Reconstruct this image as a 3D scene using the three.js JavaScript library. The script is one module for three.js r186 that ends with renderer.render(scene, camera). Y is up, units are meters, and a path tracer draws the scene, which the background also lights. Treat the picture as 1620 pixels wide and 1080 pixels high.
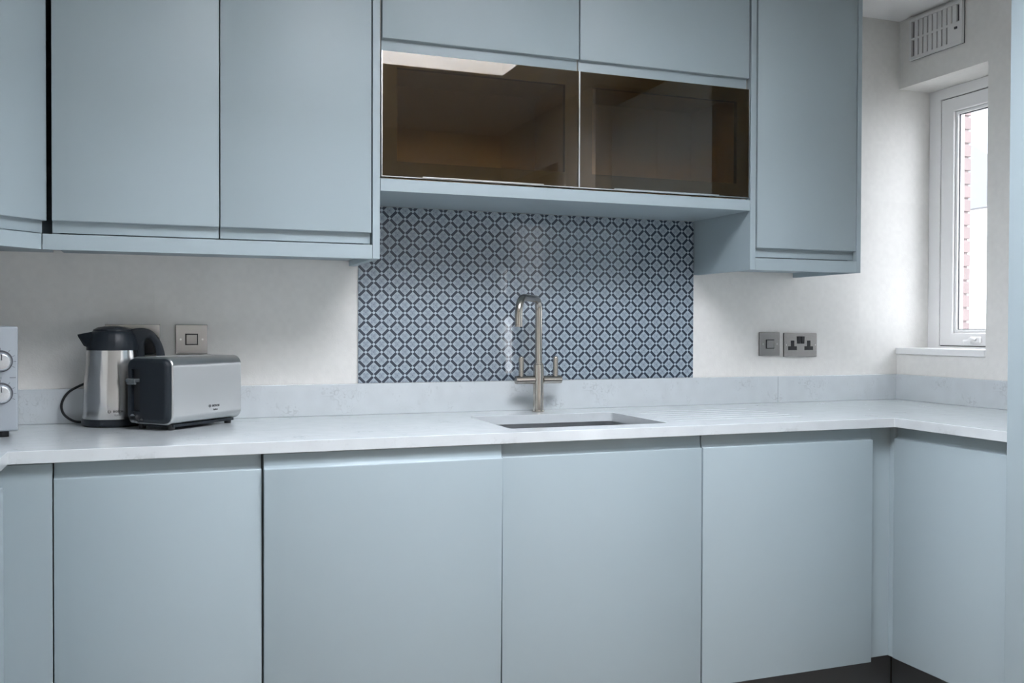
import * as THREE from 'three';
import { RoundedBoxGeometry } from 'three/addons/geometries/RoundedBoxGeometry.js';
import { ConvexGeometry } from 'three/addons/geometries/ConvexGeometry.js';
import { TextGeometry } from 'three/addons/geometries/TextGeometry.js';
import { FontLoader } from 'three/addons/loaders/FontLoader.js';
import { mergeGeometries, toCreasedNormals } from 'three/addons/utils/BufferGeometryUtils.js';
import { RectAreaLightUniformsLib } from 'three/addons/lights/RectAreaLightUniformsLib.js';
import { Brush, Evaluator, SUBTRACTION } from 'three-bvh-csg';

// ------------------------------------------------------------------ camera, sky, light, exposure
const scene = new THREE.Scene();
const renderer = new THREE.WebGLRenderer({ antialias: true });
renderer.toneMapping = THREE.LinearToneMapping;
renderer.toneMappingExposure = 1.06;
renderer.shadowMap.enabled = true;
RectAreaLightUniformsLib.init();

const camera = new THREE.PerspectiveCamera(39.46, 1620 / 1080, 0.05, 60);
camera.rotation.order = 'YXZ';
camera.position.set(0, 1.1778, 2.9176);
camera.rotation.set(THREE.MathUtils.degToRad(-0.804), THREE.MathUtils.degToRad(-20.58), THREE.MathUtils.degToRad(0.176));

scene.background = new THREE.Color().setRGB(0.96, 0.98, 1.05);          // even overcast daylight
scene.backgroundIntensity = 9.5;

// rooflight opening (metres): x, z limits in the ceiling
const RL = { x0: 0.35, x1: 1.525, z0: 1.25, z1: 1.965, top: 2.86 };
const roofDaylight = new THREE.RectAreaLight(new THREE.Color().setRGB(0.96, 0.98, 1.05), 35, RL.x1 - RL.x0 - 0.12, RL.z1 - RL.z0 - 0.12);
roofDaylight.position.set((RL.x0 + RL.x1) / 2, RL.top - 0.075, (RL.z0 + RL.z1) / 2);
roofDaylight.rotation.x = -Math.PI / 2;
scene.add(roofDaylight);

// ------------------------------------------------------------------ helpers
let seed = 7;
const rnd = () => { seed = (seed * 1664525 + 1013904223) >>> 0; return seed / 4294967296; };
const used = {};
function numbered(name) { const n = used[name] ?? 0; used[name] = n + 1; return n ? name + '_' + String(n).padStart(3, '0') : name; }
function mesh(name, geo, mat, parent) {
  const m = new THREE.Mesh(geo, mat); m.castShadow = m.receiveShadow = true;
  if (parent) { m.name = name; parent.add(m); } else { m.name = numbered(name); scene.add(m); }
  return m;
}
function tag(o, label, category, group) { Object.assign(o.userData, { label, category }); if (group) o.userData.group = group; return o; }
function struct(o) { o.userData.kind = 'structure'; return o; }
function thing(name, label, category, pos = [0, 0, 0], turn = 0, group) {
  const g = new THREE.Group(); g.name = numbered(name); scene.add(g);
  g.position.set(...pos); g.rotation.y = turn;
  return tag(g, label, category, group);
}
// box from limits; r = edge rounding
function bx(x0, x1, y0, y1, z0, z1, r = 0) {
  const w = x1 - x0, h = y1 - y0, d = z1 - z0;
  const g = r ? new RoundedBoxGeometry(w, h, d, 2, Math.min(r, w / 2.01, h / 2.01, d / 2.01)) : new THREE.BoxGeometry(w, h, d);
  return g.translate((x0 + x1) / 2, (y0 + y1) / 2, (z0 + z1) / 2);
}
function cyl(r0, r1, h, x, y, z, seg = 40) { return new THREE.CylinderGeometry(r1, r0, h, seg).translate(x, y + h / 2, z); }
function join(...gs) { return mergeGeometries(gs.map((g) => { const n = g.index ? g.toNonIndexed() : g; for (const k of Object.keys(n.attributes)) if (!['position', 'normal', 'uv'].includes(k)) n.deleteAttribute(k); return n; })); }
// uv in metres, picked by the way each face points
function uvMetres(g) {
  const n = g.index ? g.toNonIndexed() : g, p = n.attributes.position, q = n.attributes.normal, uv = new Float32Array(p.count * 2);
  for (let i = 0; i < p.count; i++) {
    const ax = Math.abs(q.getX(i)), ay = Math.abs(q.getY(i)), az = Math.abs(q.getZ(i));
    const [u, v] = ay > ax && ay > az ? [p.getX(i), p.getZ(i)] : ax > az ? [p.getZ(i), p.getY(i)] : [p.getX(i), p.getY(i)];
    uv[2 * i] = u; uv[2 * i + 1] = v;
  }
  n.setAttribute('uv', new THREE.BufferAttribute(uv, 2));
  return n;
}
function rectShape(x0, x1, y0, y1, r = 0) {
  const s = new THREE.Shape();
  if (!r) { s.moveTo(x0, y0); s.lineTo(x1, y0); s.lineTo(x1, y1); s.lineTo(x0, y1); s.closePath(); return s; }
  s.moveTo(x0 + r, y0); s.lineTo(x1 - r, y0); s.absarc(x1 - r, y0 + r, r, -Math.PI / 2, 0); s.lineTo(x1, y1 - r); s.absarc(x1 - r, y1 - r, r, 0, Math.PI / 2);
  s.lineTo(x0 + r, y1); s.absarc(x0 + r, y1 - r, r, Math.PI / 2, Math.PI); s.lineTo(x0, y0 + r); s.absarc(x0 + r, y0 + r, r, Math.PI, Math.PI * 1.5);
  return s;
}
// extrude with a small edge bevel that does not grow the shape
function ext(shape, depth, b = 0.001, seg = 2, curve = 10) {
  return new THREE.ExtrudeGeometry(shape, { depth: depth - 2 * b, bevelEnabled: b > 0, bevelThickness: b, bevelSize: b, bevelOffset: -b, bevelSegments: seg, curveSegments: curve }).translate(0, 0, b);
}
const evaluator = new Evaluator(); evaluator.attributes = ['position', 'normal', 'uv']; evaluator.useGroups = false;
function cut(geo, ...tools) {
  let a = new Brush(geo); a.updateMatrixWorld();
  for (const t of tools) { const b = new Brush(t); b.updateMatrixWorld(); a = evaluator.evaluate(a, b, SUBTRACTION); a.updateMatrixWorld(); }
  const g = a.geometry; g.clearGroups(); return g;
}
// value noise for textures
function noiseGrid(n) { const a = new Float32Array(n * n); for (let i = 0; i < a.length; i++) a[i] = rnd(); return (x, y) => {
  x = ((x % n) + n) % n; y = ((y % n) + n) % n; const i = Math.floor(x), j = Math.floor(y); let f = x - i, g = y - j; f = f * f * (3 - 2 * f); g = g * g * (3 - 2 * g);
  const A = (p, q) => a[(q % n) * n + (p % n)]; return (A(i, j) * (1 - f) + A(i + 1, j) * f) * (1 - g) + (A(i, j + 1) * (1 - f) + A(i + 1, j + 1) * f) * g; }; }
function dataTex(n, fn, srgb, repeat) {
  const d = new Uint8Array(n * n * 4);
  for (let j = 0; j < n; j++) for (let i = 0; i < n; i++) { const c = fn(i / n, j / n); d.set([c[0], c[1], c[2], 255].map((v) => Math.max(0, Math.min(255, Math.round(v)))), (j * n + i) * 4); }
  const t = new THREE.DataTexture(d, n, n); t.wrapS = t.wrapT = THREE.RepeatWrapping; t.magFilter = THREE.LinearFilter; t.minFilter = THREE.LinearMipmapLinearFilter; t.generateMipmaps = true;
  if (srgb) t.colorSpace = THREE.SRGBColorSpace; t.repeat.set(...repeat); t.needsUpdate = true; return t;
}

// ------------------------------------------------------------------ materials
const std = (o) => new THREE.MeshStandardMaterial(o), phy = (o) => new THREE.MeshPhysicalMaterial(o);
const lin = (r, g, b) => new THREE.Color().setRGB(r, g, b);
const nA = noiseGrid(32), nB = noiseGrid(64), nC = noiseGrid(16);
const fineTex = dataTex(256, (u, v) => { const k = 128 + 90 * (nB(u * 64, v * 64) - 0.5) + 60 * (nA(u * 32, v * 32) - 0.5); return [k, k, k]; }, false, [6, 6]);
const paintTex = dataTex(256, (u, v) => { const k = 249 + 5 * (nA(u * 8, v * 8) - 0.5) + 5 * (nB(u * 64, v * 64) - 0.5); return [k, k, k]; }, true, [1.2, 1.2]);
const M = {};
M.wall = std({ color: lin(0.83, 0.82, 0.79), roughness: 0.9, map: paintTex, bumpMap: fineTex, bumpScale: 0.0004 });
M.ceil = std({ color: lin(0.88, 0.875, 0.865), roughness: 0.95 });
M.floor = std({ color: lin(0.20, 0.145, 0.095), roughness: 0.6 });
M.cab = std({ color: lin(0.335, 0.408, 0.442), roughness: 0.45 });
M.carcass = std({ color: lin(0.33, 0.40, 0.435), roughness: 0.5 });
M.inner = std({ color: lin(0.62, 0.54, 0.44), roughness: 0.7 });
M.plinth = std({ color: lin(0.10, 0.115, 0.13), roughness: 0.5 });
M.white = std({ color: lin(0.86, 0.86, 0.86), roughness: 0.35 });
M.whitePaint = std({ color: lin(0.78, 0.78, 0.77), roughness: 0.45 });
M.dark = std({ color: lin(0.012, 0.013, 0.015), roughness: 0.6 });
M.seal = std({ color: lin(0.06, 0.065, 0.075), roughness: 0.6 });
// white quartz with pale grey flecks and short veins
const quartz = dataTex(1024, (u, v) => {
  const patch = nA(u * 16 + 3, v * 16 + 5), wx = (nB(u * 64, v * 64) - 0.5) * 2.2, wy = (nB(u * 64 + 17, v * 64 + 9) - 0.5) * 2.2;
  const line = Math.abs(nB(u * 32 + wx, v * 32 + wy) - 0.5);
  let k = 1 - 0.10 * Math.max(0, 1 - line / 0.05) * Math.max(0, (patch - 0.58) * 3.2);
  k -= 0.25 * Math.max(0, nB(u * 128 + 5, v * 128) - 0.80) * Math.max(0, (patch - 0.3) * 2);
  k += 0.025 * (nA(u * 32, v * 32) - 0.5);
  return [236 * k, 239 * k, 240 * k];
}, true, [1.15, 1.15]);
M.quartz = phy({ color: lin(0.685, 0.715, 0.735), map: quartz, roughness: 0.12, ior: 1.6 });
M.steel = phy({ color: lin(0.57, 0.58, 0.58), metalness: 1, roughness: 0.30 });
M.steelKettle = phy({ color: lin(0.55, 0.545, 0.54), metalness: 1, roughness: 0.22 });
M.sinkSteel = phy({ color: lin(0.46, 0.48, 0.50), metalness: 1, roughness: 0.35 });
M.chrome = phy({ color: lin(0.75, 0.75, 0.76), metalness: 1, roughness: 0.08 });
M.nickel = phy({ color: lin(0.50, 0.465, 0.42), metalness: 1, roughness: 0.17 });
M.plate = phy({ color: lin(0.46, 0.45, 0.44), metalness: 1, roughness: 0.26 });
M.plateEdge = phy({ color: lin(0.10, 0.10, 0.105), metalness: 1, roughness: 0.35 });
M.blackPlastic = phy({ color: lin(0.013, 0.018, 0.024), roughness: 0.42, specularIntensity: 0.55 });
M.rubber = std({ color: lin(0.012, 0.013, 0.015), roughness: 0.6 });
M.print = std({ color: lin(0.03, 0.03, 0.033), roughness: 0.5 });
M.alu = phy({ color: lin(0.70, 0.71, 0.72), metalness: 1, roughness: 0.28 });
M.bronzeAlu = phy({ color: lin(0.17, 0.18, 0.18), metalness: 0.3, roughness: 0.5 });
M.smoked = phy({ color: lin(0.60, 0.52, 0.39), transmission: 1, thickness: 0, roughness: 0, ior: 1.54 });
M.clear = phy({ color: lin(0.97, 0.98, 0.98), transmission: 1, thickness: 0, roughness: 0, ior: 1.5 });
M.silver = phy({ color: lin(0.37, 0.41, 0.45), roughness: 0.35, metalness: 0.3 });
M.dial = phy({ color: lin(0.62, 0.65, 0.68), roughness: 0.25, metalness: 0.8 });
M.brick = std({ color: lin(0.132, 0.102, 0.100), roughness: 0.95 });
M.mortar = std({ color: lin(0.14, 0.112, 0.11), roughness: 1 });
M.render = std({ color: lin(0.62, 0.61, 0.60), roughness: 1 });
M.slate = std({ color: lin(0.115, 0.12, 0.13), roughness: 0.9 });
M.ground = std({ color: lin(0.22, 0.21, 0.20), roughness: 1 });

// printed glass splashback: one repeat of the diamond print, lattice lines with small squares at the crossings
const PX = 0.04957, PY = 0.0489;
const printTex = (() => {
  const n = 256, h = (u, v) => nB(u * 40, v * 40);
  return dataTex(n, (u, v) => {
    // cell centre (0.5,0.5) and corners hold diamonds; crossings at edge middles
    let x = Math.abs(u - 0.5), y = Math.abs(v - 0.5); let s = x + y; if (s > 0.5) { x = 0.5 - x; y = 0.5 - y; s = x + y; }
    const edge = 0.5 - s;                         // 0 on the lattice line
    const along = Math.abs(x - y);                // 0.5 at a crossing
    const k = 1 + 0.05 * (h(u, v) - 0.5);
    const light = [165, 177, 185], pale = [179, 191, 198], deep = [132, 144, 155], ink = [27, 42, 60];
    let c = light;
    if (edge < 0.122) c = along > 0.385 ? pale : ink;
    else if (edge < 0.16) c = pale;
    else {
      const p = Math.max(x, y), a = Math.atan2(y, x), petal = Math.abs(Math.sin(2 * a)), r = Math.hypot(x, y);
      if (r < 0.21 * (0.55 + 0.6 * petal) && r > 0.03) c = h(u * 2 + 0.3, v * 2) > 0.42 ? deep : light;
      else if (p < 0.03) c = ink.map((q) => q + 60);
    }
    return c.map((q) => q * k);
  }, true, [1 / PX, 1 / PY]);
})();
M.print_glass = phy({ color: lin(0.90, 0.92, 0.95), map: printTex, roughness: 0.5, clearcoat: 1, clearcoatRoughness: 0.02 });

// ------------------------------------------------------------------ main measures
const ZU = 0.342, ZB = 0.622, ZC = 0.637, XR = 2.092, XW = 2.682, XL = -0.93, XLC = -0.2946, CEIL = 2.358, YC = 0.91, YCB = 0.882;
const REAR = 3.3, XP = 2.0;   // rear wall, wall with the garden door

// ------------------------------------------------------------------ room shell
struct(mesh('floor', bx(-1.15, 2.905, -0.15, 0, -0.25, 3.5), M.floor)).userData.label = 'plain dark floor of the kitchen';
struct(mesh('wall_back', uvMetres(bx(-1.15, 2.905, 0, 2.5, -0.25, 0)), M.wall)).userData.label = 'off white painted wall behind the worktop';
struct(mesh('wall_left', uvMetres(bx(-1.15, XL, 0, 2.5, 0, 3.5)), M.wall)).userData.label = 'off white painted wall beside the corner cabinet';
struct(mesh('wall_rear', uvMetres(bx(XL, XP + 0.2, 0, 2.5, REAR, REAR + 0.2)), M.wall)).userData.label = 'off white painted wall facing the splashback';
{
  const x1 = 2.905, g = join(bx(XW, x1, 0, 1.083, 0, 2.1), bx(XW, x1, 2.1, 2.5, 0, 2.1), bx(XW, x1, 1.083, 2.1, 0.42, 2.1));
  struct(mesh('wall_right', uvMetres(g), M.wall)).userData.label = 'off white painted wall with the narrow window recess';
  const d0 = 2.36, d1 = 3.12, dh = 2.05;
  const p = join(bx(XP, XP + 0.2, 0, 2.5, 1.95, d0), bx(XP, XP + 0.2, 0, 2.5, d1, REAR), bx(XP, XP + 0.2, dh, 2.5, d0, d1), bx(XP + 0.2, x1, 0, 2.5, 1.95, 2.1));
  struct(mesh('wall_side', uvMetres(p), M.wall)).userData.label = 'off white painted wall holding the garden door';
  const door = new THREE.Group(); door.name = 'door_1'; scene.add(door); struct(door); door.userData.label = 'white panelled garden door with small panes';
  const leaf = rectShape(d0 + 0.05, d1 - 0.05, 0.01, dh - 0.05);
  for (const [a, b, c, d] of [[2.65, 2.90, 0.30, 1.245], [2.745, 2.885, 1.40, 1.56]]) { const hole = rectShape(a, b, c, d); leaf.holes.push(hole); mesh('pane', bx(XP + 0.105, XP + 0.11, c, d, a, b), M.clear, door); }
  mesh('leaf', ext(leaf, 0.045, 0.001).rotateY(-Math.PI / 2).translate(XP + 0.13, 0, 0), M.whitePaint, door);
  const fr = rectShape(d0, d1, 0, dh); fr.holes.push(rectShape(d0 + 0.05, d1 - 0.05, 0, dh - 0.05));
  mesh('door_frame', ext(fr, 0.08, 0).rotateY(-Math.PI / 2).translate(XP + 0.17, 0, 0), M.whitePaint, door);
  mesh('architrave', join(bx(XP - 0.018, XP, 0, dh + 0.07, d0 - 0.07, d0), bx(XP - 0.018, XP, 0, dh + 0.07, d1, d1 + 0.07), bx(XP - 0.018, XP, dh, dh + 0.07, d0, d1)), M.whitePaint, door);
  mesh('handle', join(new THREE.CylinderGeometry(0.011, 0.011, 0.05, 16).rotateZ(Math.PI / 2).translate(XP + 0.06, 1.02, d1 - 0.1), bx(XP + 0.03, XP + 0.045, 1.01, 1.03, d1 - 0.22, d1 - 0.09, 0.005)), M.chrome, door);
}
{ // ceiling with the rooflight shaft
  const t = 2.6, { x0, x1, z0, z1, top } = RL;
  const g = join(bx(-1.15, x0, CEIL, t, 0, 3.5), bx(x1, 2.905, CEIL, t, 0, 3.5), bx(x0, x1, CEIL, t, 0, z0), bx(x0, x1, CEIL, t, z1, 3.5),
    bx(x0 - 0.1, x0, t, top, z0 - 0.1, z1 + 0.1), bx(x1, x1 + 0.1, t, top, z0 - 0.1, z1 + 0.1), bx(x0, x1, t, top, z0 - 0.1, z0), bx(x0, x1, t, top, z1, z1 + 0.1));
  struct(mesh('ceiling', g, M.ceil)).userData.label = 'white painted ceiling with a rooflight shaft';
  const w = new THREE.Group(); w.name = 'window_2'; scene.add(w); struct(w); w.userData.label = 'white framed rooflight above the room';
  const f = rectShape(x0, x1, z0, z1); f.holes.push(rectShape(x0 + 0.055, x1 - 0.055, z0 + 0.055, z1 - 0.055));
  mesh('frame', ext(f, 0.05, 0).rotateX(Math.PI / 2).translate(0, top, 0), M.whitePaint, w);
  mesh('pane', bx(x0 + 0.05, x1 - 0.05, top - 0.02, top - 0.016, z0 + 0.05, z1 - 0.05), M.clear, w);
}

// window in the right wall
{
  const w = new THREE.Group(); w.name = 'window_1'; scene.add(w); struct(w); w.userData.label = 'narrow white framed casement window in the deep recess';
  const X = 2.833;
  const ring = (z0, z1, y0, y1, iz0, iz1, iy0, iy1, xf, d, b) => { const s = rectShape(z0, z1, y0, y1); s.holes.push(rectShape(iz0, iz1, iy0, iy1)); return ext(s, d, b).rotateY(-Math.PI / 2).translate(xf + d, 0, 0); };
  mesh('outer_frame', ring(0.001, 0.419, 1.107, 2.099, 0.0575, 0.410, 1.1135, 2.059, X, 0.07, 0.002), M.white, w);
  const sash = mesh('sash', ring(0.0610, 0.4065, 1.1170, 2.0555, 0.121, 0.349, 1.165, 2.003, X + 0.001, 0.055, 0.003), M.white, w);
  mesh('glazing_bead', ring(0.1215, 0.3485, 1.1655, 2.0025, 0.133, 0.337, 1.177, 1.991, X + 0.010, 0.02, 0.003), M.white, sash);
  mesh('gasket', ring(0.133, 0.337, 1.177, 1.991, 0.1365, 0.3335, 1.1805, 1.9875, X + 0.018, 0.004, 0), M.seal, sash);
  mesh('seal', ring(0.0578, 0.4097, 1.1138, 2.0587, 0.075, 0.395, 1.13, 2.04, X + 0.057, 0.008, 0), M.seal, w);
  mesh('seal', ring(0.0578, 0.4097, 1.1138, 2.0587, 0.0608, 0.4067, 1.1168, 2.0557, X + 0.008, 0.004, 0), M.seal, w);
  mesh('pane', bx(X + 0.022, X + 0.026, 1.172, 1.996, 0.128, 0.342), M.clear, w);
  const h = mesh('handle', bx(X - 0.013, X + 0.001, 1.128, 1.152, 0.215, 0.265, 0.006), M.white, w);
  mesh('lever', new THREE.TubeGeometry(new THREE.CatmullRomCurve3([[X - 0.017, 1.14, 0.25], [X - 0.023, 1.145, 0.236], [X - 0.023, 1.136, 0.222], [X - 0.021, 1.133, 0.2]].map((p) => new THREE.Vector3(...p))), 16, 0.006, 8), M.white, h);
  const sill = mesh('window_sill', bx(2.676, X, 1.083, 1.107, 0.001, 0.419, 0.002), M.white);
  tag(sill, 'white window board at the foot of the narrow window', 'window sill');
}

// ------------------------------------------------------------------ outside the window
{
  struct(mesh('ground_outside', bx(3.0, 14, -0.4, -0.2, -9, 6), M.ground)).userData.label = 'grey paved ground outside the window';
  // brick pier seen through the pane; courses of single bricks with recessed joints
  const pier = thing('brick_pier', 'pinkish brick pier standing outside the narrow window', 'brick pier', [3.985, -0.2, -1.318]);
  const bw = 0.215, bh = 0.065, j = 0.01, n = 40;
  mesh('mortar_core', bx(-0.205, 0.205, 0, n * (bh + j), -0.205, 0.205), M.mortar, pier);
  const long = bx(-bw / 2, bw / 2, 0, bh, -0.05, 0.05, 0.004), tones = [M.brick, std({ color: lin(0.138, 0.106, 0.104), roughness: 0.95 }), std({ color: lin(0.126, 0.098, 0.097), roughness: 0.95 })];
  for (let k = 0; k < n; k++) for (let s = 0; s < 4; s++) {
    const b = mesh('brick', long, tones[Math.floor(rnd() * 3)], pier), g = new THREE.Vector3(k % 2 ? 0.108 : -0.108, k * (bh + j), 0.165).applyAxisAngle(new THREE.Vector3(0, 1, 0), s * Math.PI / 2);
    b.position.copy(g); b.rotation.y = s * Math.PI / 2;
    const b2 = mesh('brick', bx(-0.05, 0.05, 0, bh, -0.05, 0.05, 0.004), tones[Math.floor(rnd() * 3)], pier), g2 = new THREE.Vector3(k % 2 ? -0.06 : 0.06, k * (bh + j), 0.165).applyAxisAngle(new THREE.Vector3(0, 1, 0), s * Math.PI / 2);
    b2.position.copy(g2); b2.rotation.y = s * Math.PI / 2;
  }
  const house = thing('neighbour_house', 'pale rendered house with a slate roof beyond the window', 'house', [9.6, -0.2, -5.2]);
  mesh('wall', bx(-2.4, 2.4, 0, 2.5, -2, 2), M.render, house);
  const rs = new THREE.Shape(); rs.moveTo(-2.2, 0); rs.lineTo(2.2, 0); rs.lineTo(0, 1.5); rs.closePath();
  mesh('roof', ext(rs, 5, 0).rotateY(Math.PI / 2).translate(-2.5, 2.5, 0), M.slate, house);
  mesh('gutter', bx(-2.55, 2.55, 2.42, 2.52, 2.15, 2.27), M.white, house);
}

// ------------------------------------------------------------------ worktop, upstand, splashback
{
  const b = 0.0013;
  const slab = (pts, hole) => {
    const s = new THREE.Shape(pts.map(([x, z]) => new THREE.Vector2(x, z))); if (hole) s.holes.push(hole);
    return ext(s, YC - YCB, b, 2, 6).rotateX(Math.PI / 2).translate(0, YC, 0);   // shape y becomes world z
  };
  const sink = rectShape(0.888, 1.366, 0.185, 0.545, 0.012);
  let back = slab([[XL + 0.001, 0.001], [XW - 0.001, 0.001], [XW - 0.001, 1.045], [XR, 1.045], [XR, ZC], [XLC, ZC], [XLC, 1.85], [XL + 0.001, 1.85]], sink);
  const grooves = []; for (let k = 0; k < 6; k++) { const z = 0.2 + k * 0.058, x0 = 1.43, x1 = 1.86;
    grooves.push(new THREE.CapsuleGeometry(0.006, x1 - x0, 4, 10).rotateZ(Math.PI / 2).translate((x0 + x1) / 2, YC + 0.0036, z)); }
  back = cut(back, ...grooves);
  tag(mesh('worktop', uvMetres(back), M.quartz), 'white flecked quartz worktop carrying the kettle and sink cutout', 'worktop');
  const upl = 'white quartz upstand ';
  const up = (g, l) => tag(mesh('upstand', uvMetres(g), M.quartz), upl + l, 'upstand', 'quartz upstands round the worktop');
  up(bx(XL + 0.02, 2.1218, YC, 1.006, 0.001, 0.02, 0.0015), 'below the patterned splashback, behind the kettle and tap');
  up(bx(2.1226, XW - 0.02, YC, 1.006, 0.001, 0.02, 0.0015), 'short piece below the double socket with black switch');
  up(bx(XW - 0.02, XW - 0.001, YC, 1.006, 0.001, 1.045, 0.0015), 'along the wall under the narrow window');
  up(bx(XL + 0.001, XL + 0.02, YC, 1.006, 0.02, 1.85, 0.0015), 'along the wall behind the microwave');
  // splashback: uv starts at a diamond centre
  const g = bx(0.587, 1.7738, 1.0065, 1.553, 0.001, 0.007, 0.0006), uvg = uvMetres(g), uv = uvg.attributes.uv;
  for (let i = 0; i < uv.count; i++) uv.setXY(i, uv.getX(i) - 0.6105 + PX / 2, uv.getY(i) - 1.0285 + PY / 2);
  tag(mesh('splashback', uvg, M.print_glass), 'glossy glass splashback printed with navy diamond lattice behind the tap', 'splashback');
}

// sink bowl
{
  const s = thing('sink', 'undermounted stainless steel sink bowl let into the worktop', 'sink', [1.127, 0.882, 0.365]);
  const o = ext(rectShape(-0.245, 0.245, -0.186, 0.186, 0.03), 0.19, 0.0).rotateX(Math.PI / 2), i = ext(rectShape(-0.2425, 0.2425, -0.1835, 0.1835, 0.028), 0.187, 0.0).rotateX(Math.PI / 2).translate(0, 0.001, 0);
  mesh('bowl', cut(o.translate(0, -0.0006, 0), i), M.sinkSteel, s);
  mesh('drain', new THREE.CylinderGeometry(0.045, 0.045, 0.003, 32).translate(0, -0.185, -0.05), M.chrome, s);
}

// tap
{
  const t = thing('tap', 'brushed nickel swan neck tap with two lever handles', 'tap', [1.152, YC, 0.092]);
  mesh('body', new THREE.LatheGeometry([[0, 0], [0.0195, 0], [0.0195, 0.004], [0.0172, 0.006], [0.0172, 0.150], [0.0162, 0.152], [0, 0.152]].map((p) => new THREE.Vector2(...p)), 40), M.nickel, t);
  mesh('collar', cyl(0.0145, 0.0145, 0.004, 0, 0.152, 0), M.nickel, t);
  const dx = -0.132, dz = 0.165, P = (k, y) => new THREE.Vector3(dx * k, y, dz * k), path = new THREE.CurvePath();
  path.add(new THREE.LineCurve3(P(0, 0.15), P(0, 0.322)));
  path.add(new THREE.QuadraticBezierCurve3(P(0, 0.322), P(0, 0.361), P(0.2, 0.361)));
  path.add(new THREE.LineCurve3(P(0.2, 0.361), P(0.7, 0.361)));
  path.add(new THREE.QuadraticBezierCurve3(P(0.7, 0.361), P(0.985, 0.361), P(1, 0.308)));
  path.add(new THREE.LineCurve3(P(1, 0.308), P(1.004, 0.278)));
  mesh('spout', new THREE.TubeGeometry(path, 120, 0.0115, 20), M.nickel, t);
  mesh('outlet', cyl(0.0118, 0.0118, 0.006, dx, 0.272, dz), M.nickel, t);
  for (const s of [-1, 1]) {
    const v = mesh('valve', new THREE.CylinderGeometry(0.0132, 0.0132, 0.06, 32).rotateZ(Math.PI / 2).translate(s * 0.045, 0.103, 0), M.nickel, t);
    mesh('end_cap', new THREE.CylinderGeometry(0.0125, 0.0125, 0.004, 32).rotateZ(Math.PI / 2).translate(s * 0.0765, 0.103, 0), M.nickel, v);
    mesh('lever', new THREE.CapsuleGeometry(0.0085, 0.064, 4, 20).translate(s * 0.0595, 0.139, 0), M.nickel, v);
  }
}

// ------------------------------------------------------------------ doors with a scooped finger grip
function doorGeo(W, H, grip, t = 0.02, gh = 0.034) {       // front face z = 0, base at y = 0, x from 0 to W
  const s = new THREE.Shape(), l = H - gh, q = grip === 'top' ? 0.0115 : t - 0.0045;
  if (grip) {
    s.moveTo(0, 0); s.lineTo(0, l - 0.003); s.quadraticCurveTo(0, l, 0.003, l); s.lineTo(0.0045, l);
    if (grip === 'top') s.bezierCurveTo(0.009, l, q - 0.0005, l + 0.003, q, H - 0.006); else { s.lineTo(q - 0.003, l); s.quadraticCurveTo(q, l, q, l + 0.003); }
    s.lineTo(q, H); s.lineTo(t, H); s.lineTo(t, 0); s.closePath();
  } else { s.moveTo(0, 0); s.lineTo(0, H); s.lineTo(t, H); s.lineTo(t, 0); s.closePath(); }
  let g = ext(s, W, 0.0011, 2, 8).rotateY(Math.PI / 2);
  if (grip === 'bottom') g = flipDoor(s, W, H);
  return toCreasedNormals(g, 0.5);
}
function flipDoor(s, W, H) { const f = new THREE.Shape(s.getPoints(8).map((p) => new THREE.Vector2(p.x, H - p.y)).reverse()); return ext(f, W, 0.0011, 2, 8).rotateY(Math.PI / 2); }

// ------------------------------------------------------------------ base units
const YD0 = 0.1735, YD1 = 0.8795, HD = YD1 - YD0;
function baseUnit(x0, x1, label, tilt = 0) {
  const u = thing('base_cabinet', label, 'base cabinet', [x0, YD0, ZB], 0, 'base cabinets under the worktop');
  const w = x1 - x0;
  const c = [bx(-0.0015, 0.0165, 0.002, HD - 0.004, -0.58, -0.023), bx(w - 0.0165, w + 0.0015, 0.002, HD - 0.004, -0.58, -0.023), bx(0.0165, w - 0.0165, 0.002, 0.02, -0.58, -0.023), bx(0.0165, w - 0.0165, 0.02, HD - 0.004, -0.58, -0.572)];
  mesh('carcass', join(...c), M.carcass, u);
  const d = mesh('door', doorGeo(w, HD, 'top'), M.cab, u); d.rotation.x = tilt;
  return u;
}
baseUnit(-0.2075, 0.2345, 'grey blue handleless base cabinet under the kettle and toaster');
baseUnit(0.2392, 0.8335, 'grey blue base panel left of the sink door, top tipped slightly forward', 0.018);
baseUnit(0.8375, 1.4292, 'grey blue handleless base cabinet under the sink and tap');
baseUnit(1.4335, 2.0235, 'grey blue handleless base cabinet under the drainer grooves');
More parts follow.
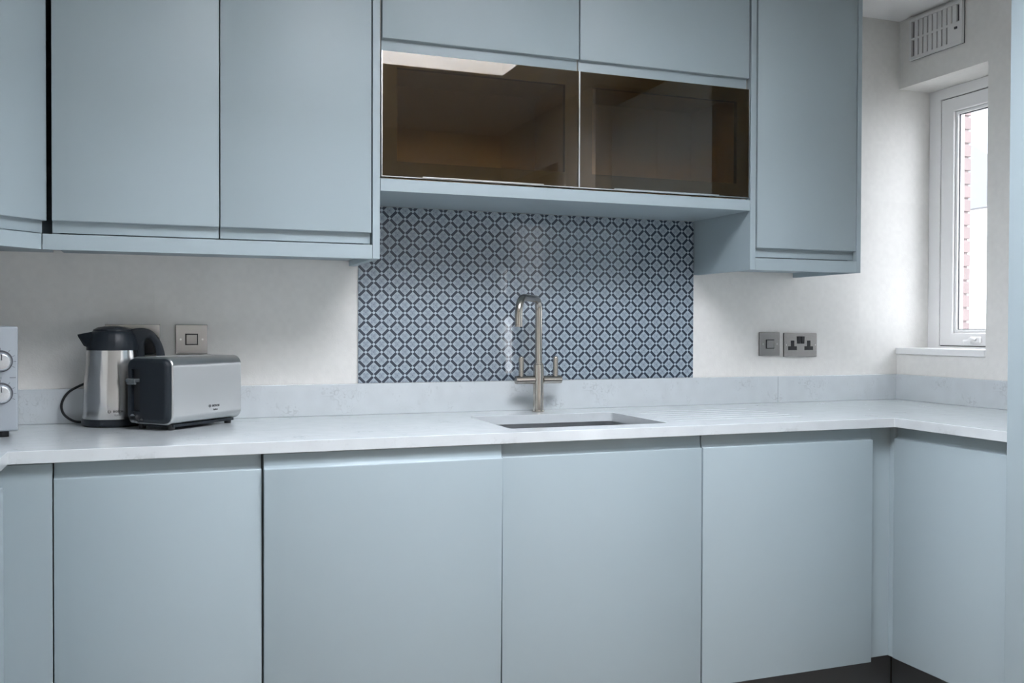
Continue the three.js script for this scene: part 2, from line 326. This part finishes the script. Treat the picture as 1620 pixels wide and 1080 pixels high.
{ // right run
  const u = thing('base_cabinet', 'grey blue handleless base cabinet under the narrow window', 'base cabinet', [2.1125, YD0, 0.613], -Math.PI / 2, 'base cabinets under the worktop');
  const w = 0.427; mesh('carcass', join(bx(0, 0.018, 0.002, HD - 0.004, -0.55, -0.023), bx(w - 0.018, w, 0.002, HD - 0.004, -0.55, -0.023), bx(0.018, w - 0.018, 0.002, 0.02, -0.55, -0.023)), M.carcass, u);
  mesh('door', doorGeo(w, HD, 'top'), M.cab, u);
  const l = thing('base_cabinet', 'grey blue handleless base cabinet under the microwave corner', 'base cabinet', [-0.294, YD0, 1.20], Math.PI / 2, 'base cabinets under the worktop');
  const v = 0.49; mesh('carcass', join(bx(0, 0.018, 0.002, HD - 0.004, -0.59, -0.023), bx(v - 0.018, v, 0.002, HD - 0.004, -0.59, -0.023), bx(0.018, v - 0.018, 0.002, 0.02, -0.59, -0.023)), M.carcass, l);
  mesh('door', doorGeo(v, HD, 'top'), M.cab, l);
  const m = thing('base_cabinet', 'grey blue handleless base cabinet at the free end of the left worktop', 'base cabinet', [-0.294, YD0, 1.80], Math.PI / 2, 'base cabinets under the worktop');
  const q = 0.596; mesh('carcass', join(bx(0, 0.018, 0.002, HD - 0.004, -0.59, -0.023), bx(q - 0.018, q, 0.002, HD - 0.004, -0.59, -0.023), bx(0.018, q - 0.018, 0.002, 0.02, -0.59, -0.023)), M.carcass, m);
  mesh('door', doorGeo(q, HD, 'top'), M.cab, m);
}
const filler = (g, l) => tag(mesh('filler_panel', g, M.cab), l, 'filler panel', 'corner filler panels');
filler(join(bx(-0.332, -0.2105, YD0, YCB - 0.003, 0.601, 0.6205, 0.001), bx(-0.332, -0.3135, YD0, YCB - 0.003, 0.6205, 0.708, 0.001)), 'grey blue corner filler beside the cabinet under the kettle');
filler(join(bx(2.0270, 2.1340, YD0, YCB - 0.003, 0.572, 0.5915, 0.001), bx(2.1145, 2.1340, YD0, YCB - 0.003, 0.5915, 0.611, 0.001)), 'narrow grey blue corner filler beside the cabinet under the drainer');
const plinth = (g, l) => tag(mesh('plinth', g, M.plinth), l, 'plinth', 'dark plinths below the base cabinets');
plinth(bx(-0.36, 2.17, 0, 0.165, 0.525, 0.543, 0.001), 'long dark grey plinth below the sink cabinets');
plinth(bx(2.172, 2.19, 0, 0.165, 0.545, 1.045, 0.001), 'short dark grey plinth below the cabinet under the window');
plinth(bx(-0.378, -0.362, 0, 0.165, 0.545, 1.84, 0.001), 'dark grey plinth below the cabinets under the microwave');

// tall cabinet at the end of the right run
{
  const u = thing('tall_cabinet', 'tall grey blue cabinet standing at the end of the right worktop', 'tall cabinet', [2.082, 0, 1.049], -Math.PI / 2);
  mesh('carcass', bx(0.0, 0.89, 0.15, 2.25, -0.595, -0.022), M.carcass, u);
  mesh('door', bx(0.0, 0.4435, 0.16, 2.25, -0.02, 0, 0.0015), M.cab, u); mesh('door', bx(0.4465, 0.89, 0.16, 2.25, -0.02, 0, 0.0015), M.cab, u);
  mesh('kickboard', bx(0, 0.89, 0, 0.148, -0.08, -0.06), M.plinth, u);
}

// ------------------------------------------------------------------ wall units
const YT = 2.335, YPB = 1.366, YPT = 1.4045, YDB = 1.4085;
const cabBox = (x0, x1, y0, y1, z1) => join(bx(x0, x0 + 0.018, y0, y1, 0.002, z1), bx(x1 - 0.018, x1, y0, y1, 0.002, z1), bx(x0 + 0.018, x1 - 0.018, y0, y0 + 0.018, 0.002, z1), bx(x0 + 0.018, x1 - 0.018, y1 - 0.018, y1, 0.002, z1), bx(x0 + 0.018, x1 - 0.018, y0 + 0.018, y1 - 0.018, 0.002, 0.010));
function hang(parent, x0, x1, y0, y1, z, grip = 'bottom', gh = 0.0285) { const d = mesh('door', doorGeo(x1 - x0, y1 - y0, grip, 0.02, gh), M.cab, parent); d.position.set(x0, y0, z); return d; }
{
  const u = thing('wall_cabinet', 'grey blue double door wall cabinet above the kettle and toaster', 'wall cabinet', [0, 0, 0], 0, 'wall cabinets');
  mesh('carcass', cabBox(-0.236, 0.556, 1.383, YT, 0.319), M.carcass, u);
  hang(u, -0.2345, 0.1568, YDB, YT, ZU); hang(u, 0.1600, 0.5552, YDB, YT, ZU);
  mesh('pelmet', bx(-0.2555, 0.5585, YPB, YPT, 0.322, ZU, 0.001), M.cab, u);
  mesh('end_panel', bx(0.5590, 0.5795, YPB, YT, 0.002, ZU, 0.001), M.cab, u);
  // diagonal corner unit: front at 45 degrees
  const c = thing('corner_wall_cabinet', 'grey blue diagonal corner wall cabinet above the microwave', 'wall cabinet', [0, 0, 0], 0, 'wall cabinets');
  const ax = -0.2575, az = ZU, L = 0.47, k = Math.SQRT1_2, s = new THREE.Shape();
  const o = 0.022;   // carcass sits behind the door
  s.moveTo(XL + 0.002, 0.002); s.lineTo(-0.262, 0.002); s.lineTo(-0.262, 0.300); s.lineTo(ax - o * k - 0.004, az - o * k + 0.004); s.lineTo(ax - L * k - o * k, az + L * k - o * k); s.lineTo(XL + 0.002, az + L * k - o * k); s.closePath();
  mesh('carcass', ext(s, YT - 1.383, 0).rotateX(Math.PI / 2).translate(0, YT, 0), M.carcass, c);
  const d = mesh('door', doorGeo(L + 0.0105, YT - YDB, 'bottom', 0.02, 0.0285), M.cab, c); d.rotation.y = Math.PI / 4; d.position.set(ax - L * k + 0.003, YDB, az + L * k - 0.003);
  const p = mesh('pelmet', bx(0, L, 0, YPT - YPB, -0.02, 0, 0.001), M.cab, c); p.rotation.y = Math.PI / 4; p.position.set(ax - L * k, YPB, az + L * k);
}
{
  const u = thing('bridging_cabinet', 'grey blue bridging cabinet with smoked glass doors above the splashback', 'wall cabinet', [0, 0, 0], 0, 'wall cabinets');
  const x0 = 0.5805, x1 = 1.7755, xm = 1.178;
  mesh('shelf', bx(x0, x1, 1.5535, 1.5880, 0.008, ZU, 0.001), M.cab, u);
  mesh('carcass', join(bx(x0, x0 + 0.016, 1.5885, YT, 0.002, 0.318), bx(x1 - 0.016, x1, 1.5885, YT, 0.002, 0.318), bx(xm - 0.009, xm + 0.009, 1.5885, YT, 0.002, 0.318), bx(x0 + 0.016, x1 - 0.016, 1.93, 1.948, 0.002, 0.3179), bx(x0 + 0.016, x1 - 0.016, YT - 0.018, YT, 0.002, 0.318), bx(x0 + 0.016, x1 - 0.016, 1.5885, YT - 0.018, 0.002, 0.010)), M.inner, u);
  for (const [a, b] of [[0.5855, 1.1760], [1.1800, 1.7690]]) {
    const f = mesh('flap_door', doorGeo(b - a, YT - 1.9395, 'bottom', 0.02, 0.0325), M.cab, u); f.position.set(a, 1.9395, ZU);
    const y0 = 1.5955, y1 = 1.9375;
    const g = mesh('glass_door', bx(a, b, y0, y1, ZU - 0.004, ZU), M.smoked, u);
    g.userData.label = 'bronze smoked glass door';
    // mitred backing frame behind the glass
    const w = 0.042, z0 = ZU - 0.021, z1 = ZU - 0.0045, mit = (pts) => ext(new THREE.Shape(pts.map((q) => new THREE.Vector2(...q))), z1 - z0, 0).translate(0, 0, z0), e = 0.0002;
    for (const pts of [[[a, y0], [b, y0], [b - w - e, y0 + w], [a + w + e, y0 + w]], [[a, y1], [a + w + e, y1 - w], [b - w - e, y1 - w], [b, y1]], [[a, y0 + e], [a + w, y0 + w + e], [a + w, y1 - w - e], [a, y1 - e]], [[b, y0 + e], [b, y1 - e], [b - w, y1 - w - e], [b - w, y0 + w + e]]]) mesh('frame_rail', mit(pts), M.bronzeAlu, g);
    mesh('edge_trim', join(bx(a - 0.0022, a, y0, y1, ZU - 0.02, ZU + 0.001), bx(b, b + 0.0022, y0, y1, ZU - 0.02, ZU + 0.001), bx(a - 0.0022, b + 0.0022, y0 - 0.0025, y0, ZU - 0.02, ZU + 0.001)), M.alu, g);
    const m = (a + b) / 2; mesh('handle', bx(m - 0.182, m + 0.182, y0 - 0.0005, y0 + 0.0022, ZU, ZU + 0.007, 0.0008), M.alu, g);
  }
}
{
  const u = thing('wall_cabinet', 'grey blue single door wall cabinet above the sockets near the window', 'wall cabinet', [0, 0, 0], 0, 'wall cabinets');
  mesh('carcass', cabBox(1.7970, 2.1955, 1.383, YT, 0.319), M.carcass, u);
  mesh('end_panel', bx(1.7765, 1.7965, YPB, YT, 0.002, ZU, 0.001), M.cab, u);
  mesh('end_panel', bx(2.1960, 2.2128, YPB, YT, 0.002, ZU, 0.001), M.cab, u);
  mesh('pelmet', bx(1.7968, 2.1957, YPB, YPT, 0.322, ZU, 0.001), M.cab, u);
  hang(u, 1.8025, 2.1925, YDB, YT, ZU);
}

// ------------------------------------------------------------------ sockets and switches
function plateGeo(w, h) { return ext(rectShape(-w / 2, w / 2, -h / 2, h / 2, 0.002), 0.004, 0.0008, 2).translate(0, 0, 0); }
function screw(parent, x, y, z) { mesh('screw', new THREE.CylinderGeometry(0.003, 0.003, 0.0012, 14).rotateX(Math.PI / 2).translate(x, y, z + 0.0004), M.chrome, parent); }
function wallSwitch(x, y, label) {
  const s = thing('wall_switch', label, 'switch', [x, y, 0.001], 0, 'brushed steel wall switches');
  mesh('backing', bx(-0.0435, 0.0435, -0.0425, 0.0425, 0, 0.003), M.plateEdge, s);
  mesh('plate', plateGeo(0.0865, 0.0845).translate(0, 0, 0.003), M.plate, s);
  mesh('rocker_surround', bx(-0.0175, 0.0175, -0.0165, 0.0165, 0.007, 0.0082, 0.0005), M.dark, s);
  const r = mesh('rocker', bx(-0.0148, 0.0148, -0.0138, 0.0138, -0.0015, 0.0025, 0.0008), M.plate, s); r.position.set(0, 0, 0.0085); r.rotation.x = 0.06;
  screw(s, -0.030, 0, 0.007); screw(s, 0.030, 0, 0.007);
}
wallSwitch(0.1003, 1.1424, 'square brushed steel wall switch above the toaster');
wallSwitch(2.0944, 1.1228, 'square brushed steel wall switch beside the double socket near the window');
function socket(x, y, label, full) {
  const s = thing('double_socket', label, 'socket', [x, y, 0.001], 0, 'brushed steel double sockets');
  mesh('backing', bx(-0.0725, 0.0725, -0.0435, 0.0435, 0, 0.003), M.plateEdge, s);
  mesh('plate', plateGeo(0.1445, 0.0865).translate(0, 0, 0.003), M.plate, s);
  for (const c of [-0.036, 0.036]) {
    const t = new THREE.Shape([[-0.0185, -0.021], [0.0185, -0.021], [0.0185, -0.007], [0.007, -0.007], [0.007, 0.014], [-0.007, 0.014], [-0.007, -0.007], [-0.0185, -0.007]].map((p) => new THREE.Vector2(...p)));
    mesh('pin_insert', ext(t, 0.0016, 0.0003).translate(c, 0.002, 0.0066), M.dark, s);
  }
  for (const c of [-0.0085, 0.0085]) { const k = mesh('rocker', bx(-0.0068, 0.0068, -0.0135, 0.0135, 0, 0.003, 0.0008), M.dark, s); k.position.set(c, 0.018, 0.007); k.rotation.x = 0.08; }
  screw(s, -0.0645, 0, 0.007); screw(s, 0.0645, 0, 0.007);
}
socket(2.2291, 1.1194, 'brushed steel double socket with black inserts near the window');
socket(-0.0583, 1.1418, 'brushed steel double socket partly hidden behind the kettle');

// ------------------------------------------------------------------ vent grille high on the right wall
{
  const z0 = 0.066, z1 = 0.318, y0 = 2.190, y1 = 2.344, v = thing('vent_grille', 'white slotted ventilation grille above the narrow window', 'vent', [XW - 0.001, y0, z0]);
  const W = z1 - z0, H = y1 - y0, f = 0.012;   // local z along the wall, local -x into the room
  mesh('backing', bx(-0.003, 0, 0, H, 0, W), M.seal, v);
  const ring = rectShape(0, W, 0, H, 0.002); ring.holes.push(rectShape(f, W - f, f, H - f));
  mesh('frame', ext(ring, 0.012, 0.001).rotateY(-Math.PI / 2).translate(-0.003, 0, 0), M.whitePaint, v);
  const n = 11, step = (W - 2 * f) / (n - 1);
  for (let k = 1; k < n - 1; k++) mesh('slat', bx(-0.012, -0.003, (k > 8 ? H / 2 : f) - 0.0005, H - f + 0.0005, f + k * step - 0.0105, f + k * step + 0.0065, 0.001), M.whitePaint, v);
  mesh('middle_rail', bx(-0.0125, -0.003, H / 2 - 0.004, H / 2 + 0.004, f, W - f), M.whitePaint, v);
  const c = mesh('control_panel', bx(-0.0135, -0.003, f, H / 2 + 0.002, W - f - 2.15 * step, W - f + 0.001, 0.001), M.whitePaint, v);
  mesh('slider', bx(-0.018, -0.0135, H / 2 - 0.022, H / 2 - 0.014, W - f - 0.9 * step, W - f - 0.4 * step, 0.001), M.seal, c);
}

// ------------------------------------------------------------------ lettering
const font = await new FontLoader().loadAsync('fonts/droid/droid_sans_bold.typeface.json');
const fontR = await new FontLoader().loadAsync('fonts/droid/droid_sans_regular.typeface.json');
const text = (s, size, f = font) => new TextGeometry(s, { font: f, size, depth: 0.0004, curveSegments: 4, bevelEnabled: false });
function roundel(r) { const s = new THREE.Shape(); s.absarc(0, 0, r, 0, Math.PI * 2); const h = new THREE.Path(); h.absarc(0, 0, r * 0.8, 0, Math.PI * 2); s.holes.push(h);
  return join(ext(s, 0.0004, 0, 1, 20), bx(-r * 0.6, -r * 0.35, -r * 0.55, r * 0.55, 0, 0.0004), bx(r * 0.35, r * 0.6, -r * 0.55, r * 0.55, 0, 0.0004), bx(-r * 0.4, r * 0.4, -r * 0.12, r * 0.12, 0, 0.0004)); }

// ------------------------------------------------------------------ kettle
{
  const k = thing('kettle', 'brushed steel kettle with black lid, spout and handle on the worktop', 'kettle', [-0.107, YC, 0.106]);
  const lathe = (pts, seg = 64) => new THREE.LatheGeometry(pts.map((p) => new THREE.Vector2(...p)), seg);
  mesh('power_base', toCreasedNormals(lathe([[0, 0], [0.072, 0], [0.0785, 0.004], [0.0795, 0.012], [0.079, 0.0195], [0.0775, 0.021], [0, 0.021]]), 0.6), M.blackPlastic, k);
  mesh('body', toCreasedNormals(lathe([[0, 0.0215], [0.0765, 0.0215], [0.0768, 0.024], [0.0750, 0.07], [0.0715, 0.13], [0.0675, 0.18], [0.0655, 0.2045], [0, 0.2045]]), 0.6), M.steelKettle, k);
  mesh('collar', toCreasedNormals(lathe([[0, 0.205], [0.0660, 0.205], [0.0662, 0.212], [0.0640, 0.228], [0.0575, 0.248], [0.0530, 0.2545], [0.05, 0.256], [0, 0.256]]), 0.6), M.blackPlastic, k);
  const lid = mesh('lid', toCreasedNormals(lathe([[0, 0.2565], [0.05, 0.2565], [0.049, 0.2605], [0.038, 0.2665], [0.02, 0.2695], [0, 0.2705]]), 0.6), M.blackPlastic, k);
  mesh('lid_release', bx(0.006, 0.026, 0.262, 0.267, 0.032, 0.042, 0.002), M.blackPlastic, lid);
  mesh('spout', new ConvexGeometry([[-0.088, 0.247, 0.005], [-0.088, 0.247, -0.005], [-0.086, 0.241, 0.005], [-0.086, 0.241, -0.005], [-0.072, 0.217, 0.009], [-0.072, 0.217, -0.009], [-0.052, 0.2545, 0.024], [-0.052, 0.2545, -0.024], [-0.055, 0.2095, 0.03], [-0.055, 0.2095, -0.03], [-0.045, 0.23, 0.036], [-0.045, 0.23, -0.036]].map((p) => new THREE.Vector3(...p))), M.blackPlastic, k);
  const h = new THREE.Shape();
  h.moveTo(0.040, 0.2605); h.bezierCurveTo(0.075, 0.2695, 0.092, 0.266, 0.108, 0.250); h.bezierCurveTo(0.128, 0.228, 0.137, 0.195, 0.136, 0.15); h.bezierCurveTo(0.135, 0.11, 0.126, 0.08, 0.112, 0.055);
  h.lineTo(0.098, 0.060); h.bezierCurveTo(0.108, 0.085, 0.113, 0.115, 0.113, 0.15); h.bezierCurveTo(0.113, 0.19, 0.108, 0.215, 0.1, 0.228); h.bezierCurveTo(0.093, 0.240, 0.082, 0.238, 0.080, 0.222);
  h.lineTo(0.0835, 0.10); h.lineTo(0.0865, 0.045); h.lineTo(0.074, 0.045); h.lineTo(0.068, 0.13); h.lineTo(0.060, 0.215); h.closePath();
  mesh('handle', toCreasedNormals(ext(h, 0.03, 0.005, 4, 14).translate(0, 0, -0.015), 0.7), M.blackPlastic, k);
  const cord = new THREE.CatmullRomCurve3([[-0.070, 0.008, -0.025], [-0.10, 0.010, -0.042], [-0.128, 0.03, -0.062], [-0.133, 0.055, -0.070], [-0.118, 0.085, -0.076], [-0.08, 0.108, -0.082], [-0.02, 0.13, -0.089], [0.02, 0.17, -0.085], [0.06, 0.19, -0.075], [0.08, 0.197, -0.072]].map((p) => new THREE.Vector3(...p)));
  mesh('power_cord', new THREE.TubeGeometry(cord, 60, 0.0034, 10), M.rubber, k);
  mesh('plug', ext(rectShape(-0.024, 0.024, -0.024, 0.024, 0.012), 0.032, 0.004, 3).translate(0.087, 0.214, -0.0955), M.rubber, k);
  // lettering wrapped round the steel body
  const wrap = (g, x, y) => { g = g.translate(x, y, 0); const p = g.attributes.position; for (let i = 0; i < p.count; i++) { const yy = p.getY(i), r = 0.0765 - 0.0325 * (yy - 0.024) + 0.0003 + p.getZ(i), a = p.getX(i) / 0.0755; p.setXYZ(i, Math.sin(a) * r, yy, Math.cos(a) * r); } g.computeVertexNormals(); return g; };
  mesh('lettering', join(wrap(roundel(0.0042), -0.006, 0.0425), wrap(text('BOSCH', 0.0056), 0.003, 0.040), wrap(text('Styline', 0.0042, fontR), 0.006, 0.031)), M.print, k);
}

// ------------------------------------------------------------------ toaster
{
  const L = 0.268, w = 0.150, H = 0.190, f = 0.014;
  const t = thing('toaster', 'long brushed steel toaster with dark end cap beside the kettle', 'toaster', [0.040, YC, 0.328], Math.PI / 4);
  // cross-section in (z, y); local x runs along the length, local z = 0 is the steel side
  const sec = (i) => rectShape(-w + i, -i, f + i, H - i, 0.026 - i);
  const along = (g) => g.rotateY(Math.PI / 2).scale(1, 1, 1);          // extrude axis to +x, shape x to -z
  const mirror = (i) => rectShape(i, w - i, f + i, H - i, 0.026 - i);   // after the turn shape x becomes -z
  let shell = along(ext(mirror(0), L - 0.004, 0.005, 4, 8)).translate(0.004, 0, 0);
  shell = cut(shell, bx(0.045, L - 0.04, H - 0.03, H + 0.02, -0.063, -0.031), bx(0.045, L - 0.04, H - 0.03, H + 0.02, -0.119, -0.087));
  mesh('shell', shell, M.steel, t);
  for (const z of [-0.047, -0.103]) mesh('slot_liner', bx(0.046, L - 0.041, H - 0.0295, H - 0.025, z - 0.0155, z + 0.0155), M.dark, t);
  let cap = ext(mirror(0.004), 0.030, 0.012, 6, 8).rotateY(Math.PI / 2).translate(-0.011, 0, 0);
  cap = cut(cap, bx(-0.03, -0.002, 0.048, 0.158, -0.126, -0.098));
  mesh('end_cap', cap, M.blackPlastic, t);
  mesh('end_cap', ext(mirror(0.004), 0.014, 0.006, 4, 8).rotateY(Math.PI / 2).translate(L - 0.010, 0, 0), M.blackPlastic, t);
  mesh('lever_slot', bx(-0.0035, -0.0018, 0.050, 0.156, -0.125, -0.099), M.dark, t);
  mesh('lever', join(bx(-0.028, -0.003, 0.124, 0.134, -0.131, -0.098, 0.003), bx(-0.026, -0.018, 0.118, 0.128, -0.129, -0.100, 0.003)), phy({ color: lin(0.16, 0.18, 0.19), metalness: 0.5, roughness: 0.25 }), t);
  mesh('browning_dial', new THREE.CylinderGeometry(0.011, 0.012, 0.012, 32).rotateZ(Math.PI / 2).translate(-0.015, 0.031, -0.112), M.chrome, t);
  mesh('button', new THREE.CylinderGeometry(0.004, 0.004, 0.006, 20).rotateZ(Math.PI / 2).translate(-0.012, 0.03, -0.088), M.chrome, t);
  for (const [x, z] of [[0.025, -0.025], [L - 0.03, -0.025], [0.025, -w + 0.025], [L - 0.03, -w + 0.025]]) mesh('foot', cyl(0.009, 0.010, f + 0.001, x, 0, z, 20), M.rubber, t);
  mesh('base_plate', bx(0.02, L - 0.02, 0.008, f + 0.001, -w + 0.02, -0.012), M.blackPlastic, t);
  mesh('lettering', join(roundel(0.0042).translate(0.140, 0.0555, 0.0002), text('BOSCH', 0.0062).translate(0.149, 0.0525, 0.0002), text('Styline', 0.0045, fontR).translate(0.152, 0.043, 0.0002)), M.print, t);
}

// ------------------------------------------------------------------ microwave
{
  const W = 0.45, H = 0.255, D = 0.30, m = thing('microwave', 'silver microwave with two round dials in the corner of the worktop', 'microwave', [-0.310, YC, 0.34], 0.2);
  // local origin: right front bottom corner; body runs to -x and -z
  mesh('case', bx(-W, 0, 0.014, 0.014 + H, -D, -0.012, 0.006), M.silver, m);
  const c = mesh('control_panel', bx(-0.115, 0, 0.016, 0.013 + H, -0.012, 0, 0.004), M.silver, m);
  mesh('door', bx(-W, -0.118, 0.016, 0.013 + H, -0.012, 0.004, 0.004), M.silver, m);
  mesh('door_window', bx(-W + 0.04, -0.15, 0.06, H - 0.03, 0.0035, 0.005, 0.0005), M.dark, m);
  const mark = [];
  for (const y of [0.1835, 0.106]) {
    const x = -0.037; 
    mesh('dial_ring', new THREE.CylinderGeometry(0.0262, 0.0262, 0.0012, 40).rotateX(Math.PI / 2).translate(x, y + 0.001, 0.0005), M.seal, c);
    const d = mesh('dial', new THREE.LatheGeometry([[0, 0.024], [0.017, 0.0235], [0.0205, 0.021], [0.0225, 0.008], [0.0238, 0.002], [0.0238, 0]].map((p) => new THREE.Vector2(...p)), 40).rotateX(Math.PI / 2).translate(x, y, 0.0008), M.dial, c);
    mesh('pointer', bx(x - 0.001, x + 0.001, y + 0.004, y + 0.018, 0.0238, 0.0249), M.seal, d);
    for (const a of [0.95, 0.45, 0.0, -0.45]) mark.push(bx(0, 0.006, -0.0004, 0.0004, 0, 0.0003).translate(0.0275, 0, 0).rotateZ(a).translate(x, y, 0));
    for (const a of [1.6, 2.2, 2.8]) mark.push(bx(0, 0.006, -0.0004, 0.0004, 0, 0.0003).translate(0.0275, 0, 0).rotateZ(a).translate(x, y, 0));
  }
  mark.push(bx(-0.018, -0.005, 0.144, 0.1452, 0, 0.0003), bx(-0.037, -0.036, 0.141, 0.147, 0, 0.0003));
  mesh('dial_markings', join(...mark), M.print, m);
  for (const [x, z] of [[-0.03, -0.03], [-W + 0.03, -0.03], [-0.03, -D + 0.03], [-W + 0.03, -D + 0.03]]) mesh('foot', cyl(0.012, 0.012, 0.0145, x, 0, z, 20), M.rubber, m);
}

renderer.render(scene, camera);
